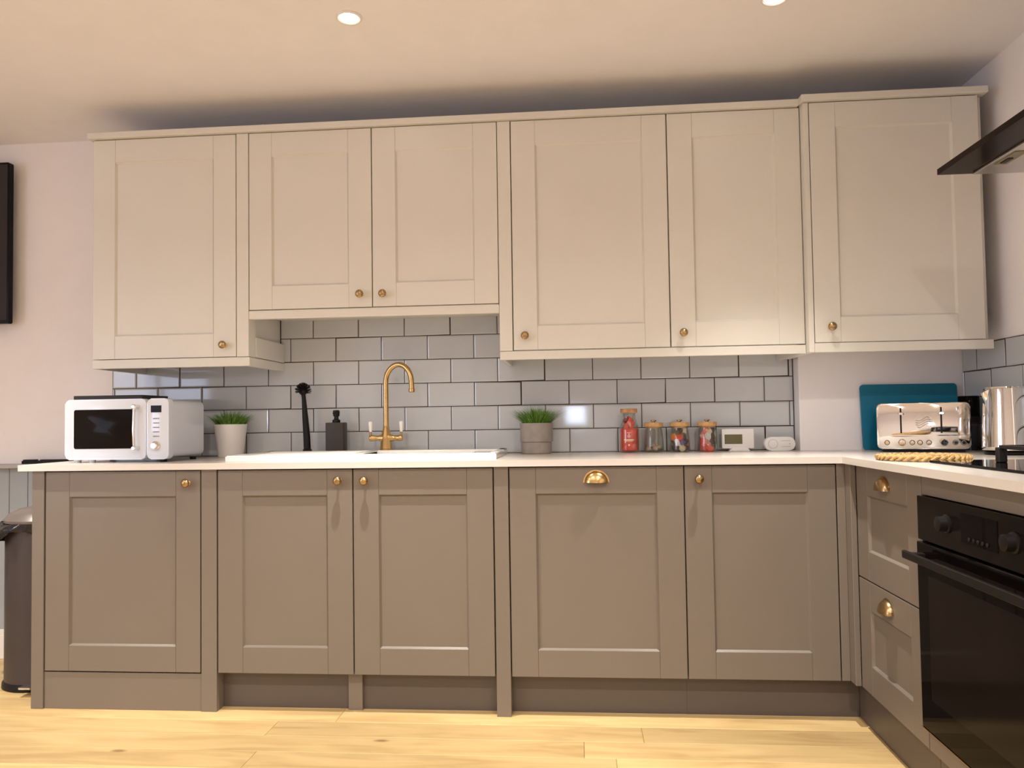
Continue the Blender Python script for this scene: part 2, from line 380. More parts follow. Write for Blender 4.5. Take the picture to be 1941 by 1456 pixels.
# ------------------------------------------------------------------ cabinet pieces
def knob(par, mp, u, v, m=None):
    bm = bmesh.new(); f = lambda x, y, z: mp(u+x, v+y, z)
    lathe(bm, [(0.009, 0.0), (0.009, 0.002), (0.0045, 0.005), (0.0045, 0.016), (0.010, 0.0185), (0.0152, 0.024), (0.0154, 0.027), (0.0115, 0.0325), (0.0050, 0.0345)],
          n=22, mp=f)
    obj('knob', bm, m or OLDBRASS, par, smooth=True, angle=50)
def cup(par, mp, u, v, m=None):
    bm = bmesh.new(); a, b, c = 0.041, 0.040, 0.026; n, k = 18, 9
    for s, flip in ((1.0, 0), (0.90, 1)):
        g = []
        for i in range(n+1):
            th = PI*i/n; row = []
            for j in range(k+1):
                ph = PI/2*j/k
                row.append(bm.verts.new(mp(u+s*a*math.cos(th), v+s*b*math.sin(th)*math.cos(ph), s*c*math.sin(th)**0.8*math.sin(ph))))
            g.append(row)
        for i in range(n):
            for j in range(k):
                q = [g[i][j], g[i+1][j], g[i+1][j+1], g[i][j+1]]
                bm.faces.new(q)
        if s == 1.0: g0 = g
    for i in range(n): bm.faces.new((g0[i][k], g0[i+1][k], g[i+1][k], g[i][k]))
    # rim flange on the door
    for i in range(n):
        t0, t1 = PI*i/n, PI*(i+1)/n; pts = []
        for t_, s_ in ((t0, 1.0), (t1, 1.0), (t1, 1.10), (t0, 1.10)):
            pts.append(bm.verts.new(mp(u+s_*a*math.cos(t_), v+s_*b*math.sin(t_), 0.0012)))
        bm.faces.new(pts)
    bmesh.ops.remove_doubles(bm, verts=bm.verts[:], dist=0.0002)
    obj('cup_handle', bm, m or BRASS, par, smooth=True, angle=60, label='brass cup handle')
def door(par, mp, u0, u1, v0, v1, m, kn=None, cu=None, name='door', fw=0.092, fw_v=None, kmat=None):
    fv = fw_v or fw; b = 0.0011
    d = obj(name, box(u0+0.02, u1-0.02, v0+0.02, v1-0.02, -0.017, -0.0085, mp=mp), m, par)
    bm = bmesh.new(); c = 0.0060
    A = [bm.verts.new(mp(u, v, -0.0005)) for u, v in ((u0+fw, v0+fv), (u1-fw, v0+fv), (u1-fw, v1-fv), (u0+fw, v1-fv))]
    Bq = [bm.verts.new(mp(u, v, -0.0086)) for u, v in ((u0+fw+c, v0+fv+c), (u1-fw-c, v0+fv+c), (u1-fw-c, v1-fv-c), (u0+fw+c, v1-fv-c))]
    for i in range(4): bm.faces.new((A[i], A[(i+1) % 4], Bq[(i+1) % 4], Bq[i]))
    obj('moulding', bm, m, d)
    obj('stile', box(u0, u0+fw-0.0003, v0, v1, -0.020, 0.0, bev=b, mp=mp), m, d)
    obj('stile', box(u1-fw+0.0003, u1, v0, v1, -0.020, 0.0, bev=b, mp=mp), m, d)
    obj('rail', box(u0+fw, u1-fw, v1-fv, v1, -0.020, 0.0, bev=b, mp=mp), m, d)
    obj('rail', box(u0+fw, u1-fw, v0, v0+fv, -0.020, 0.0, bev=b, mp=mp), m, d)
    if kn: knob(d, mp, kn[0], kn[1], kmat)
    if cu: cup(d, mp, cu[0], cu[1], kmat)
    return d

BT, BB = 0.8615, 0.1378
YD = -0.583
mb = FB(YD)
# A: cabinet at the left end, flush plinth
t = thing('base_cabinet', 'grey base cabinet under the microwave, single door above a flush plinth', 'cabinet', (-1.63, -0.30, 0), group='grey base cabinets')
obj('carcass', box(-1.929, -1.330, -0.560, -0.001, 0.02, 0.864), LOWER, t)
obj('end_panel', box(-1.9765, -1.9295, -0.5850, -0.020, 0, 0.8655, bev=0.001), LOWER, t)
obj('pilaster', box(-1.3285, -1.2715, -0.5850, -0.500, 0, 0.8655, bev=0.001), LOWER, t)
obj('plinth', box(-1.9290, -1.3290, -0.5790, -0.5605, 0, 0.1325, bev=0.001), LOWER, t)
door(t, mb, -1.9245, -1.3335, BB, BT, LOWER, kn=(-1.3775, 0.8185))
# B: sink cabinet
t = thing('base_cabinet', 'grey double door base cabinet under the white sink', 'cabinet', (-0.767, -0.30, 0), group='grey base cabinets')
obj('carcass', box(-1.2715, -0.2625, -0.5605, -0.001, 0.1378, 0.70), LOWER, t)
obj('front_rail', box(-1.2715, -0.2625, -0.5605, -0.5200, 0.70, 0.8640), LOWER, t)
obj('pilaster', box(-0.2625, -0.2125, -0.5850, -0.020, 0, 0.8655, bev=0.001), LOWER, t)
obj('foot', box(-0.8010, -0.7500, -0.5450, -0.5305, 0, 0.1375, bev=0.001), LOWER, t)
obj('plinth', box(-1.2705, -0.2635, -0.5300, -0.5120, 0, 0.1370), PLINTH_SHADE, t)
door(t, mb, -1.2670, -0.7708, BB, BT, LOWER, kn=(-0.8182, 0.8225))
door(t, mb, -0.7665, -0.2675, BB, BT, LOWER, kn=(-0.7228, 0.8215))
# C: integrated appliance
t = thing('base_cabinet', 'wide grey appliance door with brass cup handle, right of the sink cabinet', 'cabinet', (0.093, -0.30, 0), group='grey base cabinets')
obj('carcass', box(-0.2120, 0.3945, -0.5605, -0.001, 0.1378, 0.864), LOWER, t)
obj('plinth', box(-0.2120, 0.3945, -0.5300, -0.5120, 0, 0.1370), PLINTH_SHADE, t)
door(t, mb, -0.2080, 0.3925, BB, BT, LOWER, cu=(0.0942, 0.8080))
# D: corner cabinet door
t = thing('base_cabinet', 'grey single door base cabinet with round knob in the corner, right of the appliance door', 'cabinet', (0.65, -0.30, 0), group='grey base cabinets')
obj('carcass', box(0.3950, 0.9000, -0.5605, -0.001, 0.1378, 0.864), LOWER, t)
obj('plinth', box(0.3950, 0.9740, -0.5300, -0.5120, 0, 0.1370), PLINTH_SHADE, t)
obj('corner_post', box(0.9030, 0.9300, YD-0.001, -0.5200, 0.1378, 0.8655, bev=0.0015), LOWER, t)
obj('corner_post', box(0.9300, 0.9486, -0.6330, -0.5600, 0.1378, 0.8655, bev=0.0015), LOWER, t)
door(t, mb, 0.3965, 0.8990, BB, BT, LOWER, kn=(0.4427, 0.8185))
# right-hand run
XD = 0.9486
mr_ = FR(XD)
t = thing('drawer_unit', 'grey two drawer unit with brass cup handles beside the oven', 'cabinet', (1.25, -0.877, 0), group='grey base cabinets')
obj('carcass', box(0.9705, 1.560, -1.1215, -0.6200, 0.1378, 0.864), LOWER, t)
obj('plinth', box(0.9750, 0.9930, -1.1215, -0.5310, 0, 0.1370), PLINTH_SHADE, t)
door(t, mr_, 0.6365, 1.1190, 0.5010, BT, LOWER, cu=(0.8660, 0.8000), name='drawer', kmat=OLDBRASS)
door(t, mr_, 0.6365, 1.1190, BB, 0.4970, LOWER, cu=(0.8650, 0.4330), name='drawer', kmat=OLDBRASS)
# oven housing + oven
t = thing('oven_housing', 'grey cabinet housing around the black built-in oven', 'cabinet', (1.25, -1.43, 0), group='grey base cabinets')
obj('top_strip', box(XD, 0.9685, -1.7400, -1.1240, 0.8130, 0.8655, bev=0.001), LOWER, t)
obj('bottom_strip', box(XD, 0.9685, -1.7400, -1.1240, 0.1378, 0.2000, bev=0.001), LOWER, t)
obj('plinth', box(0.9750, 0.9930, -1.7400, -1.1240, 0, 0.1370), PLINTH_SHADE, t)
obj('carcass_side', box(0.9705, 1.560, -1.7600, -1.7410, 0.0, 0.864), LOWER, t)
t = thing('oven', 'black glass built-in oven with bar handle under the hob', 'oven', (1.2, -1.43, 0.20))
obj('body', box(0.9600, 1.500, -1.7300, -1.1320, 0.2030, 0.8090), BLACKMATT, t)
fr = obj('control_panel', box(0.9340, 0.9590, -1.7360, -1.1270, 0.6960, 0.8110, bev=0.0015), BROWNGL, t)
for yk in (-1.2950, -1.5900):
    bm = bmesh.new(); lathe(bm, [(0.023, 0.0), (0.023, 0.004), (0.019, 0.006), (0.0175, 0.024), (0.015, 0.0255)], n=26, mp=lambda x, y, z, yk=yk: (0.934-z, yk+x, 0.757+y))
    obj('dial', bm, BLACKPL, fr, smooth=True, angle=40)
obj('display', box(0.9325, 0.9340, -1.5250, -1.3650, 0.7240, 0.7930), BLACKGL, fr)
for i in range(5): obj('button', L([(0.005, 0), (0.005, 0.002), (0.004, 0.003)], n=12, mp=lambda x, y, z, i=i: (0.9325-z, -1.405-0.02*i+x, 0.735+y)), BLACKPL, fr, smooth=True)
dr = obj('oven_door', box(0.9300, 0.9590, -1.7360, -1.1270, 0.2030, 0.6900, bev=0.002), BLACKGL, t)
obj('window', box(0.9292, 0.9301, -1.6700, -1.1900, 0.2900, 0.6100), BROWNGL, dr)
bm = bmesh.new(); bx(bm, 0.8860, 0.8960, -1.7250, -1.1380, 0.6470, 0.6680, bev=0.002)
for yk in (-1.17, -1.69): bx(bm, 0.8960, 0.9300, yk-0.012, yk+0.012, 0.6500, 0.6650, bev=0.002)
obj('handle', bm, BLACKPL, dr)
obj('bottom_trim', box(0.9280, 0.9590, -1.7360, -1.1270, 0.2015, 0.2028), OLDBRASS, t)

# worktop with a cut-out for the sink bowl
bm = bmesh.new(); z0, z1 = 0.8665, ZW; B = 0.0
SX0, SX1, SY0, SY1 = -0.80, -0.36, -0.475, -0.150    # bowl cut-out
for a in ((-2.022, SX0, -0.600, 0.000), (SX0, SX1, -0.600, SY0), (SX0, SX1, SY1, 0.000), (SX1, 0.9170, -0.600, 0.000)):
    bx(bm, a[0], a[1], a[2], a[3], z0, z1)
bx(bm, 0.9170, 0.9290, -0.600, 0.0, z0, z1); bx(bm, 0.9290, 1.567, -0.600, -0.0705, z0, z1); bx(bm, 0.9170, 1.567, -1.760, -0.600, z0, z1)
bmesh.ops.remove_doubles(bm, verts=bm.verts[:], dist=0.0001)
tag(obj('worktop', bm, QUARTZ), 'white L-shaped kitchen worktop running over all the grey base cabinets', 'worktop')

# ------------------------------------------------------------------ wall cabinets
UT, UB, UM = 2.1787, 1.2946, 1.4765
YU = -0.360
mu = FB(YU)
t = thing('wall_cabinet', 'cream single door wall cabinet at the left end, above the microwave', 'cabinet', (-1.57, -0.18, UB), group='cream wall cabinets')
obj('carcass', box(-1.892, -1.2970, -0.338, W0-0.001, UB+0.001, 2.1800), UPPER, t)
obj('pilaster', box(-1.2960, -1.2475, -0.3610, -0.2950, UB-0.001, 2.1800, bev=0.001), UPPER, t)
obj('end_panel', box(-1.2969, -1.2620, -0.2950, -0.0008, UB+0.001, 2.1800), UPPER, t)
obj('side_rail', box(-1.2620, -1.2440, -0.2945, -0.0008, UB, 1.3750, bev=0.001), UPPER, t)
pm = bmesh.new(); bx(pm, -1.892, -1.2440, -0.3620, -0.3440, 1.2565, 1.2915, bev=0.001); bx(pm, -1.2620, -1.2440, -0.3440, -0.0008, 1.2565, 1.2915, bev=0.001)
bx(pm, -1.892, -1.874, -0.3440, -0.0008, 1.2565, 1.2915, bev=0.001)
obj('light_pelmet', pm, UPPER, t)
door(t, mu, -1.8915, -1.2995, UB, UT, UPPER, kn=(-1.3442, 1.3400))
t = thing('wall_cabinet', 'shorter cream double door wall cabinet above the brass tap', 'cabinet', (-0.75, -0.18, UM), group='cream wall cabinets')
obj('carcass', box(-1.2470, -0.2570, -0.338, W0-0.001, UM, 2.1800), UPPER, t)
obj('light_pelmet', box(-1.2470, -0.2570, -0.3620, -0.3390, 1.4390, 1.4735, bev=0.004, seg=2), UPPER, t)
door(t, mu, -1.2445, -0.7530, UM, UT, UPPER, kn=(-0.7963, 1.5250))
door(t, mu, -0.7490, -0.2595, UM, UT, UPPER, kn=(-0.7062, 1.5240))
t = thing('wall_cabinet', 'tall cream double door wall cabinet above the glass jars', 'cabinet', (0.31, -0.18, UB), group='cream wall cabinets')
obj('carcass', box(-0.2070, 0.8785, -0.338, W0-0.001, UB, 2.1800), UPPER, t)
obj('pilaster', box(-0.2565, -0.2075, -0.3610, -0.0008, UB-0.0025, 2.1800, bev=0.001), UPPER, t)
pm = bmesh.new(); bx(pm, -0.2565, 0.8785, -0.3620, -0.3440, 1.2585, 1.2905, bev=0.001); bx(pm, -0.2565, -0.2385, -0.3440, -0.0008, 1.2585, 1.2905, bev=0.001)
bx(pm, 0.8600, 0.8785, -0.3440, -0.0008, 1.2585, 1.2905, bev=0.001)
obj('light_pelmet', pm, UPPER, t)
door(t, mu, -0.2035, 0.3850, UB, UT, UPPER, kn=(-0.1591, 1.3480))
door(t, mu, 0.3895, 0.8770, UB, UT, UPPER, kn=(0.4328, 1.3450))
t = thing('wall_cabinet', 'deeper cream single door wall cabinet at the right end, beside the extractor hood', 'cabinet', (1.2, -0.22, UB), group='cream wall cabinets')
mf = FB(-0.4005)
obj('carcass', box(0.8990, 1.5130, -0.3785, -0.0705, UB, 2.1800), UPPER, t)
obj('end_panel', box(0.8795, 0.8985, -0.4010, -0.0720, 1.2590, 2.1800, bev=0.001), UPPER, t)
pm = bmesh.new(); bx(pm, 0.8990, 1.5200, -0.4020, -0.3840, 1.2585, 1.2915, bev=0.001)
obj('light_pelmet', pm, UPPER, t)
door(t, mf, 0.9015, 1.4945, UB, UT, UPPER, kn=(0.9560, 1.3500))
# cornice
bm = bmesh.new()
bx(bm, -1.9080, 0.8780, -0.3790, -0.3300, 2.1815, 2.2055, bev=0.0015); bx(bm, -1.9080, -1.8600, -0.3300, -0.0010, 2.1815, 2.2055, bev=0.0015)
bx(bm, 0.8700, 1.5240, -0.4190, -0.3700, 2.1815, 2.2055, bev=0.0015); bx(bm, 0.8700, 0.9000, -0.3700, -0.3300, 2.1815, 2.2055, bev=0.0015)
tag(obj('cornice', bm, UPPER), 'cream cornice strip running along the tops of all the wall cabinets', 'cornice')
# odds on top
t = tag(obj('spare_panel', box(1.2850, 1.5150, -0.330, -0.100, 2.1810, 2.2420, bev=0.002), UPPER), 'flat cream box lying on top of the right end wall cabinet', 'box')
bm = bmesh.new()
v = [bm.verts.new(p) for p in ((-1.222, -0.335, 2.2060), (-1.197, -0.335, 2.2235), (-1.172, -0.335, 2.2060), (-1.222, -0.30, 2.2060), (-1.197, -0.30, 2.2235), (-1.172, -0.30, 2.2060),
                              (-1.222, -0.335, 2.2040), (-1.197, -0.335, 2.2215), (-1.172, -0.335, 2.2040), (-1.222, -0.30, 2.2040), (-1.197, -0.30, 2.2215), (-1.172, -0.30, 2.2040))]
for q in ((0, 1, 4, 3), (1, 2, 5, 4), (6, 7, 10, 9), (7, 8, 11, 10), (0, 1, 7, 6), (1, 2, 8, 7), (3, 4, 10, 9), (4, 5, 11, 10), (0, 3, 9, 6), (2, 5, 11, 8)): bm.faces.new([v[i] for i in q])
bmesh.ops.translate(bm, verts=bm.verts[:], vec=(0, 0, 0.0018))
tag(obj('folded_card', bm, CARD), 'small folded cream card peeking over the cornice above the sink', 'card')

# ------------------------------------------------------------------ sink
t = thing('kitchen_sink', 'white ceramic sink with drainer set into the worktop behind the brass tap', 'sink', (-0.78, -0.28, ZW))
zt = 0.9115
bm = bmesh.new()
X0, X1, Y0, Y1 = -1.278, -0.262, -0.500, -0.045
ix0, ix1, iy0, iy1 = -0.790, -0.370, -0.465, -0.160
for a in ((X0, ix0, Y0, Y1), (ix0, ix1, Y0, iy0), (ix0, ix1, iy1, Y1), (ix1, X1, Y0, Y1)): bx(bm, a[0], a[1], a[2], a[3], ZW+0.0003, zt-0.004)
# raised rim lip
for a in ((X0+0.003, X1-0.003, Y0+0.003, Y0+0.030), (X0+0.003, X0+0.030, Y0+0.03, Y1-0.003), (X1-0.030, X1-0.003, Y0+0.03, Y1-0.003), (ix0-0.03, ix0, Y0+0.03, Y1-0.10), (X0+0.003, X1-0.003, Y1-0.105, Y1-0.003)):
    bx(bm, a[0], a[1], a[2], a[3], ZW+0.004, zt, bev=0.003, seg=2)
for i in range(9): bx(bm, X0+0.06, ix0-0.06, Y0+0.05+i*0.034, Y0+0.058+i*0.034, ZW+0.01, zt-0.0015, bev=0.002)
obj('basin_rim', bm, CERAMIC, t, smooth=True)
bm = bmesh.new()
for a in ((ix0-0.008, ix0, iy0-0.008, iy1+0.008), (ix1, ix1+0.008, iy0-0.008, iy1+0.008), (ix0, ix1, iy0-0.008, iy0), (ix0, ix1, iy1, iy1+0.008)): bx(bm, a[0], a[1], a[2], a[3], 0.712, ZW)
bx(bm, ix0-0.008, ix1+0.008, iy0-0.008, iy1+0.008, 0.704, 0.712)
obj('bowl', bm, CERAMIC, t)
obj('drain', L([(0.045, 0), (0.045, 0.002), (0.03, 0.003), (0.028, 0.001)], n=24, cx=-0.58, cy=-0.31, cz=0.7122), CHROME, t, smooth=True)

# tap
tx, ty, tz = -0.768, -0.095, zt
t = thing('mixer_tap', 'brass swan neck mixer tap with white lever handles behind the sink', 'tap', (tx, ty, tz))
obj('base', L([(0.0285, 0.0), (0.0285, 0.003), (0.0255, 0.006), (0.0245, 0.028), (0.0225, 0.045), (0.0215, 0.060), (0.0165, 0.078), (0.0135, 0.092), (0.0125, 0.097), (0.0105, 0.100)], n=10, cx=tx, cy=ty, cz=tz), BRASS, t, smooth=True, angle=25)
bm = bmesh.new()
for s in (-1, 1):
    ptsx = [0.010, 0.026, 0.034, 0.052, 0.056, 0.066, 0.070]; rr_ = [0.017, 0.0135, 0.0105, 0.0115, 0.0135, 0.0135, 0.011]
    tube(bm, [(tx+s*q, ty-0.004, tz+0.050) for q in ptsx], rr_, n=14)
obj('crossbar', bm, BRASS, t, smooth=True, angle=40)
for s in (-1, 1):
    hx = tx+s*0.0655
    sp = obj('spindle', L([(0.005, 0), (0.0045, 0.010), (0.006, 0.013), (0.0045, 0.016)], n=12, cx=hx, cy=ty-0.004, cz=tz+0.060), OLDBRASS, t, smooth=True)
    obj('lever', L([(0.0058, 0), (0.0070, 0.008), (0.0094, 0.036), (0.0092, 0.041), (0.0070, 0.044)], n=16, cx=hx, cy=ty-0.004, cz=tz+0.076), CERAMIC, sp, smooth=True, label='white ceramic lever handle')
pts = []; d = Vector((0.96, -0.28, 0)); zc = 1.192; ra = 0.0610; hb = 0.076
for i in range(8): pts.append(Vector((tx, ty, tz+0.098+(zc-tz-0.098)*i/8)))
for i in range(0, 29):
    a = PI-PI*1.0*i/28
    pts.append(Vector((tx, ty, zc))+d*(ra+ra*math.cos(a))+Vector((0, 0, hb*math.sin(a))))
pts.append(Vector((tx, ty, zc-0.020))+d*(2*ra+0.001)); pts.append(Vector((tx, ty, zc-0.028))+d*(2*ra+0.001))
bm = bmesh.new(); tube(bm, pts, [0.0112]*len(pts), n=14); obj('spout', bm, BRASS, t, smooth=True, angle=50)
e = pts[-1]
obj('nozzle', L([(0.0112, 0), (0.0130, -0.001), (0.0130, -0.013), (0.0100, -0.016), (0.008, -0.016)], n=18, cx=e.x, cy=e.y, cz=e.z+0.002), BRASS, t, smooth=True)

# washing-up brush
bxx, byy = -1.112, -0.085
t = thing('dish_brush', 'black dish brush standing bristles-up behind the sink', 'brush', (bxx, byy, zt))
obj('foot', L([(0.019, 0), (0.019, 0.005), (0.014, 0.009)], n=20, cx=bxx, cy=byy, cz=zt), BLACKPL, t, smooth=True)
bm = bmesh.new(); tube(bm, [(bxx, byy, zt+0.006), (bxx-0.002, byy, zt+0.06), (bxx-0.008, byy, zt+0.14), (bxx-0.014, byy, zt+0.225), (bxx-0.016, byy, zt+0.242)], [0.0150, 0.0145, 0.0125, 0.0090, 0.0095], n=12)
obj('handle', bm, BLACKPL, t, smooth=True)
hc = Vector((bxx-0.017, byy, zt+0.254)); hd = obj('brush_head', L([(0.007, -0.018), (0.016, -0.010), (0.018, 0.0), (0.014, 0.008), (0.004, 0.011)], n=18, cx=hc.x, cy=hc.y, cz=hc.z), BLACKPL, t, smooth=True)
bm = bmesh.new(); rb = random.Random(5)
for i in range(150):
    a = rb.uniform(0, 2*PI); el = rb.uniform(-0.35, PI/2); dv = Vector((math.cos(a)*math.cos(el), math.sin(a)*math.cos(el), math.sin(el)))
    tube(bm, [hc+dv*0.010, hc+dv*0.035+Vector((0, 0, 0.001))], [0.0019, 0.0012], n=4)
obj('bristles', bm, BLACKPL, t, kind='stuff')
# soap dispenser
t = thing('soap_dispenser', 'square dark brown soap dispenser with black pump behind the sink', 'dispenser', (-0.985, -0.085, zt), local=True)
sw, sd, sh = 0.079, 0.055, 0.118
bm = bmesh.new(); prism(bm, rrect(sw, sd, 0.006, 4), 0.0, sh, mp=lambda u, v, w: (u, v, w), bev=0.004)
obj('bottle', bm, mat('dark_brown_ceramic', (0.028, 0.018, 0.013), 0.45, var=0.1), t, smooth=True)
obj('collar', L([(0.0165, sh), (0.0165, sh+0.011), (0.010, sh+0.014), (0.009, sh+0.026)], n=20), BLACKPL, t, smooth=True)
bm = bmesh.new(); lathe(bm, [(0.0075, sh+0.024), (0.013, sh+0.027), (0.0145, sh+0.044), (0.013, sh+0.0515), (0.006, sh+0.053)], n=20); tube(bm, [(0, 0, sh+0.044), (0.0, -0.020, sh+0.045), (0, -0.036, sh+0.038)], [0.007, 0.006, 0.0045], n=10)
obj('pump', bm, BLACKPL, t, smooth=True)

# ------------------------------------------------------------------ plants
def grass(par, cx, cy, z, r, h, n, seed, spread):
    rg = random.Random(seed); bm = bmesh.new()
    for i in range(n):
        a = rg.uniform(0, 2*PI); q = r*math.sqrt(rg.random()); lean = spread*(0.25+q/r)*rg.uniform(.5, 1.1); hh = h*rg.uniform(.7, 1.08)*(1.02-0.30*q/r)
        p0 = Vector((cx+q*math.cos(a), cy+q*math.sin(a), z)); dr_ = Vector((math.cos(a), math.sin(a), 0)); sd_ = Vector((-math.sin(a), math.cos(a), 0))
        wv = rg.uniform(.0018, .0032); prev = None
        sd_ = (sd_+dr_*rg.uniform(-1, 1)).normalized()
        for s in (0, .35, .7, 1.0):
            c = p0+dr_*lean*s**1.7+Vector((0, 0, hh*s*(1-0.12*s))); ww = wv*(1-s*0.9)
            cur = (bm.verts.new(c-sd_*ww), bm.verts.new(c+sd_*ww))
            if prev: bm.faces.new((prev[0], prev[1], cur[1], cur[0]))
            prev = cur
    o = obj('grass', bm, GRASSM, par, kind='stuff'); return o
px_, py_ = -1.4440, -0.095
t = thing('potted_grass', 'green artificial grass in a white tapered pot beside the microwave', 'plant', (px_, py_, ZW))
p = obj('pot', L([(0.049, 0.0), (0.051, 0.002), (0.0675, 0.138), (0.0675, 0.1395), (0.0645, 0.1395), (0.062, 0.125)], n=40, cx=px_, cy=py_, cz=ZW), POTWHITE, t, smooth=True)
obj('moss', L([(0.0625, 0.120), (0.0615, 0.128), (0.03, 0.134)], n=24, cx=px_, cy=py_, cz=ZW), SOILM, t)
grass(t, px_, py_, ZW+0.122, 0.054, 0.088, 520, 3, 0.050)
px_, py_ = -0.1370, -0.085
t = thing('potted_grass', 'green artificial grass in a grey concrete cylinder pot right of the sink', 'plant', (px_, py_, ZW))
obj('pot', L([(0.058, 0.0), (0.062, 0.004), (0.0625, 0.046), (0.0615, 0.047), (0.0615, 0.0485), (0.0665, 0.050), (0.0675, 0.054), (0.0680, 0.124), (0.0670, 0.1265), (0.0635, 0.1265), (0.062, 0.110)], n=40, cx=px_, cy=py_, cz=ZW), CONCRETE, t, smooth=True, angle=25)
obj('moss', L([(0.0625, 0.106), (0.060, 0.113), (0.03, 0.120)], n=24, cx=px_, cy=py_, cz=ZW), SOILM, t)
grass(t, px_, py_, ZW+0.108, 0.050, 0.104, 520, 8, 0.066)

# ------------------------------------------------------------------ microwave
t = thing('microwave', 'white retro microwave oven with chrome handle at the left end of the worktop', 'microwave', (-1.7180, -0.468, ZW), rotz=math.radians(-2.0), local=True)
mw, mh, md, zf = 0.424, 0.231, 0.258, 0.011
# local: x -0.228..0.228, y 0 (front) .. md (back)
bm = bmesh.new()
prism(bm, [(u, v+zf+mh/2) for u, v in rrect(mw-0.012, mh-0.012, 0.022, 5)], 0.020, md, mp=lambda u, v, w: (u, w, v))
obj('body', bm, WHITEPL, t, smooth=True)
dw = 0.334
def rr_front(u0, u1, v0, v1, r): return [((u0+u1)/2+u, (v0+v1)/2+v) for u, v in rrect(u1-u0, v1-v0, r, 5)]
ml = lambda u, v, w: (u, -w, v)
dd = obj('door', P(rr_front(-mw/2, -mw/2+dw-0.0015, zf, zf+mh, 0.018), -0.022, 0.010, mp=ml, bev=0.006), WHITEPL, t, smooth=True, label='white door with a dark window')
obj('window', P(rr_front(-0.174, 0.070, zf+0.042, zf+0.192, 0.007), 0.006, 0.0108, mp=ml, bev=0.001), BROWNGL, dd, smooth=True)
bm = bmesh.new(); tube(bm, [(0.0850, -0.030, zf+0.050), (0.0845, -0.034, zf+0.115), (0.0850, -0.030, zf+0.196)], 0.0052, n=12)
for zz in (0.044, 0.200):
    lathe(bm, [(0.0085, 0.0), (0.0085, 0.018), (0.0095, 0.022), (0.0095, 0.030), (0.006, 0.034)], n=16, mp=lambda x, y, z, zz=zz: (0.0890+x, -0.010-z, zf+zz+y))
obj('handle', bm, CHROME, dd, smooth=True, label='chrome handle')
cp = obj('control_panel', P(rr_front(-mw/2+dw+0.0015, mw/2, zf, zf+mh, 0.018), -0.022, 0.010, mp=ml, bev=0.006), WHITEPL, t, smooth=True)
ux = (-mw/2+dw+mw/2)/2-0.005
obj('display', box(ux-0.021, ux+0.021, -0.0112, -0.009, zf+0.178, zf+0.204), BROWNGL, cp)
for i in range(5):
    for s in (-1, 0, 1):
        obj('button', box(ux+s*0.0085-0.0034, ux+s*0.0085+0.0034, -0.0115, -0.009, zf+0.1525-i*0.0168, zf+0.1565-i*0.0168), GREYMARK, cp)
    
obj('dial', L([(0.0175, 0), (0.0175, 0.004), (0.0125, 0.007), (0.0120, 0.018), (0.010, 0.020)], n=28, mp=lambda x, y, z: (ux+x, -0.010-z, zf+0.052+y)), CHROME, cp, smooth=True, angle=40, label='chrome dial')
for fx, fy in ((-0.175, 0.015), (-0.115, 0.015), (0.175, 0.02), (-0.175, 0.23), (0.175, 0.23)):
    obj('foot', L([(0.012, 0.0), (0.013, zf-0.001)], n=14, cx=fx, cy=fy, cz=0.0), WHITEMATT if fx < -0.1 and fy < .1 else BLACKPL, t, smooth=True)
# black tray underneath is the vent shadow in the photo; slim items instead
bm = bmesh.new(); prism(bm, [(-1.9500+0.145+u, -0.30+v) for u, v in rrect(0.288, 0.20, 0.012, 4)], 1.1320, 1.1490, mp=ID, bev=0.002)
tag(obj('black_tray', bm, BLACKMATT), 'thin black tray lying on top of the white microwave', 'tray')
bm = bmesh.new(); prism(bm, [(-2.435+0.12+u, -0.026+v) for u, v in rrect(0.24, 0.032, 0.008, 4)], 0.8658, 0.8800, mp=ID, bev=0.003)
prism(bm, [(-2.400+u, -0.026+v) for u, v in rrect(0.06, 0.026, 0.006, 4)], 0.8800, 0.8850, mp=ID, bev=0.001)
prism(bm, [(-2.285+u, -0.026+v) for u, v in rrect(0.13, 0.026, 0.006, 4)], 0.8800, 0.8845, mp=ID, bev=0.001)
tag(obj('black_strip', bm, BLACKPL), 'slim black object lying on the ledge left of the microwave', 'gadget')

# ------------------------------------------------------------------ jars
def jar_glass(par, prof, cx, cy):
    out = prof; inn = [(max(r-0.0022, 0.001), h) for r, h in prof[::-1]]; inn[-1] = (inn[-1][0], 0.004)
    bm = bmesh.new(); lathe(bm, out+inn, n=36, cx=cx, cy=cy, cz=ZW)
    return obj('glass', bm, GLASS, par, smooth=True, angle=50)
def lump(par, mtl, c, s, rot, name='sweet'):
    bm = bmesh.new(); bmesh.ops.create_cube(bm, size=1.0)
    bmesh.ops.bevel(bm, geom=bm.edges[:], offset=0.14, segments=2, affect='EDGES')
    M = Matrix.Translation(c) @ Matrix.Rotation(rot[0], 4, 'X') @ Matrix.Rotation(rot[1], 4, 'Y') @ Matrix.Rotation(rot[2], 4, 'Z') @ Matrix.Diagonal((s[0], s[1], s[2], 1))
    bmesh.ops.transform(bm, matrix=M, verts=bm.verts[:]); obj(name, bm, mtl, par, smooth=True)
jx, jy = 0.2450, -0.070
t = thing('glass_bottle', 'milk-bottle shaped jar full of red foil sweets with a cork lid, leftmost of the jars', 'jar', (jx, jy, ZW))
jar_glass(t, [(0.036, 0.0), (0.0395, 0.004), (0.0405, 0.02), (0.0405, 0.092), (0.037, 0.110), (0.030, 0.128), (0.0268, 0.140), (0.0268, 0.158), (0.0290, 0.161)], jx, jy)
obj('sweets', L([(0.030, 0.005), (0.0370, 0.010), (0.0375, 0.060), (0.0370, 0.094), (0.030, 0.100)], n=40, cx=jx, cy=jy, cz=ZW), RED, t, smooth=True)
